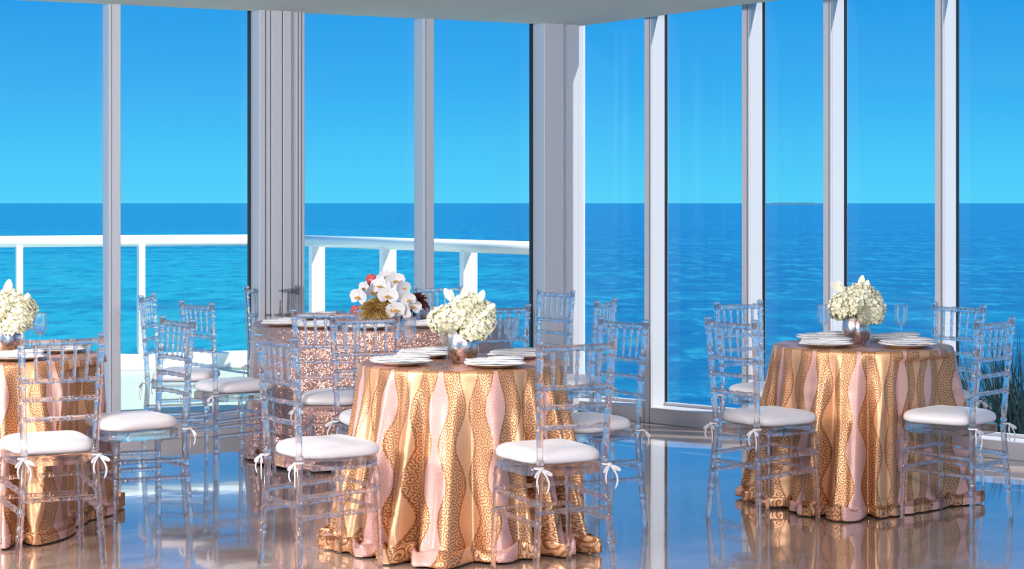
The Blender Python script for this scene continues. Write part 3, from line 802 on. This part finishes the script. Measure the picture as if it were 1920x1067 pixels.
# ------------------------------------------------------------------ orchid arrangement
ox, oy = at(722, 604, TZ)
orr = empty('orchid_arrangement', (ox, oy, TZ)); tag(orr, 'low arrangement of white orchids, pink roses and gilded leaves on the sequin table', 'flowers')
bm = bmesh.new(); lathe(bm, [(0, 0), (.07, 0), (.085, .02), (.09, .07), (.085, .075), (0, .07)], 32); link_mesh('bowl', bm, M['mercury'], orr)
def orchid(px, py, dy, size, yaw, pitch, roll):
    S = oy/F
    c = Vector(((px-722)*S, dy, (EYE-(py-380)*oy/F)-TZ))
    R3 = Matrix.Rotation(yaw, 3, 'Z')@Matrix.Rotation(pitch, 3, 'X')@Matrix.Rotation(roll, 3, 'Y')
    nrm = R3@Vector((0, -1, 0)); bm = bmesh.new()
    for ang, ln, wd in ((90, 1.0, .62), (90+128, .95, .6), (90-128, .95, .6)):
        a = math.radians(ang); petal_patch(bm, c-nrm*-.002, nrm, R3@Vector((math.cos(a), 0, math.sin(a))), size*ln, size*wd, .12, None, 0, 5)
    for ang in (12, 168):
        a = math.radians(ang); up = R3@Vector((math.cos(a), 0, math.sin(a)))
        petal_patch(bm, c+nrm*.004, nrm, up, size*1.0, size*1.25, .15, None, 0, 6)
    o = link_mesh('orchid', bm, M['orchid'], orr)
    bm = bmesh.new()
    for ang in (-90, -35, -145):
        a = math.radians(ang); petal_patch(bm, c+nrm*.010, (nrm+R3@Vector((0, 0, .5))).normalized(), R3@Vector((math.cos(a), -.6, math.sin(a))).normalized(), size*.38, size*.24, .5, None, 0, 3)
    bmesh.ops.create_icosphere(bm, subdivisions=2, radius=size*.1, matrix=Matrix.Translation(c+nrm*.012))
    link_mesh('lip', bm, M['lip'], o)
for a in ((675, 556, -.05, .058, -.5, 0, .2), (697, 546, -.06, .050, .9, .1, -.1), (715, 537, -.05, .060, -.2, -.3, .1), (741, 527, -.04, .060, .3, -.2, -.15), (730, 553, -.12, .062, .0, .0, .1),
          (760, 556, -.10, .055, .4, .0, .5), (745, 578, -.13, .058, -.1, .1, -.2), (775, 572, -.10, .052, .3, .1, .3), (760, 582, -.12, .048, -.3, .2, .7), (708, 531, -.02, .05, -.6, -.3, 0), (686, 540, -.03, .045, -.7, 0, .3), (726, 520, -.02, .05, .1, -.4, .1), (756, 540, -.06, .05, .6, 0, -.2), (768, 560, -.13, .045, .1, .1, -.4)):
    orchid(*a)
def rose(px, py, dy, R):
    c = Vector(((px-722)*oy/F, dy, (EYE-(py-380)*oy/F)-TZ)); bm = bmesh.new(); rd = random.Random(px)
    for k in range(5):
        rr = R*(.25+.19*k); n = 3+k
        for i in range(n):
            a = 2*PI*i/n+k*.7; d = Vector((math.cos(a)*.9, -.25-.1*k*0, math.sin(a)*.9)); up = Vector((d.x*.35, -1+.22*k, d.z*.35)).normalized()
            petal_patch(bm, c+Vector((d.x*rr*.6, .02, d.z*rr*.6)), d.normalized()*-1, up, R*(1.15-.08*k), R*(.7+.14*k), -.35, None, 0, 4)
    bmesh.ops.create_icosphere(bm, subdivisions=3, radius=R*.8, matrix=Matrix.Translation(c+Vector((0, .012, 0))))
    link_mesh('rose', bm, M['rose'], orr)
rose(696, 524, .0, .042); rose(669, 582, -.06, .042); rose(690, 536, .02, .03)
def spray(name, px, py, dy, n, ln, m, seed, wd=.012):
    c = Vector(((px-722)*oy/F, dy, (EYE-(py-380)*oy/F)-TZ)); rd = random.Random(seed); bm = bmesh.new()
    for i in range(n):
        d = Vector((rd.gauss(-.1, .7), -abs(rd.gauss(.3, .4)), rd.gauss(.35, .6))).normalized(); p = []
        side = d.cross(Vector((0, -1, .2))).normalized(); prev = None
        for k in range(6):
            t = k/5; q = c+d*ln*t*rd.uniform(.97, 1.03)+Vector((0, 0, -.35*ln*t*t)); q.z = max(q.z, .012); w_ = wd*math.sin(PI*(.1+.88*t))+.0005
            v1 = bm.verts.new(q-side*w_*.5+Vector((0, 0, w_*.2))); v2 = bm.verts.new(q); v3 = bm.verts.new(q+side*w_*.5+Vector((0, 0, w_*.2)))
            if prev: bm.faces.new((prev[0], prev[1], v2, v1)); bm.faces.new((prev[1], prev[2], v3, v2))
            prev = (v1, v2, v3)
    link_mesh(name, bm, m, orr)
spray('gilded_leaves', 706, 580, -.09, 170, .11, M['goldleaf'], 4)
spray('gilded_leaves', 722, 566, -.07, 90, .10, M['goldleaf'], 6)
spray('plum_leaves', 780, 566, .0, 50, .09, M['darkleaf'], 8, .022)
spray('plum_leaves', 735, 585, .0, 60, .09, M['darkleaf'], 9, .02)
spray('green_leaves', 700, 592, -.09, 40, .05, M['greenleaf'], 10, .008)
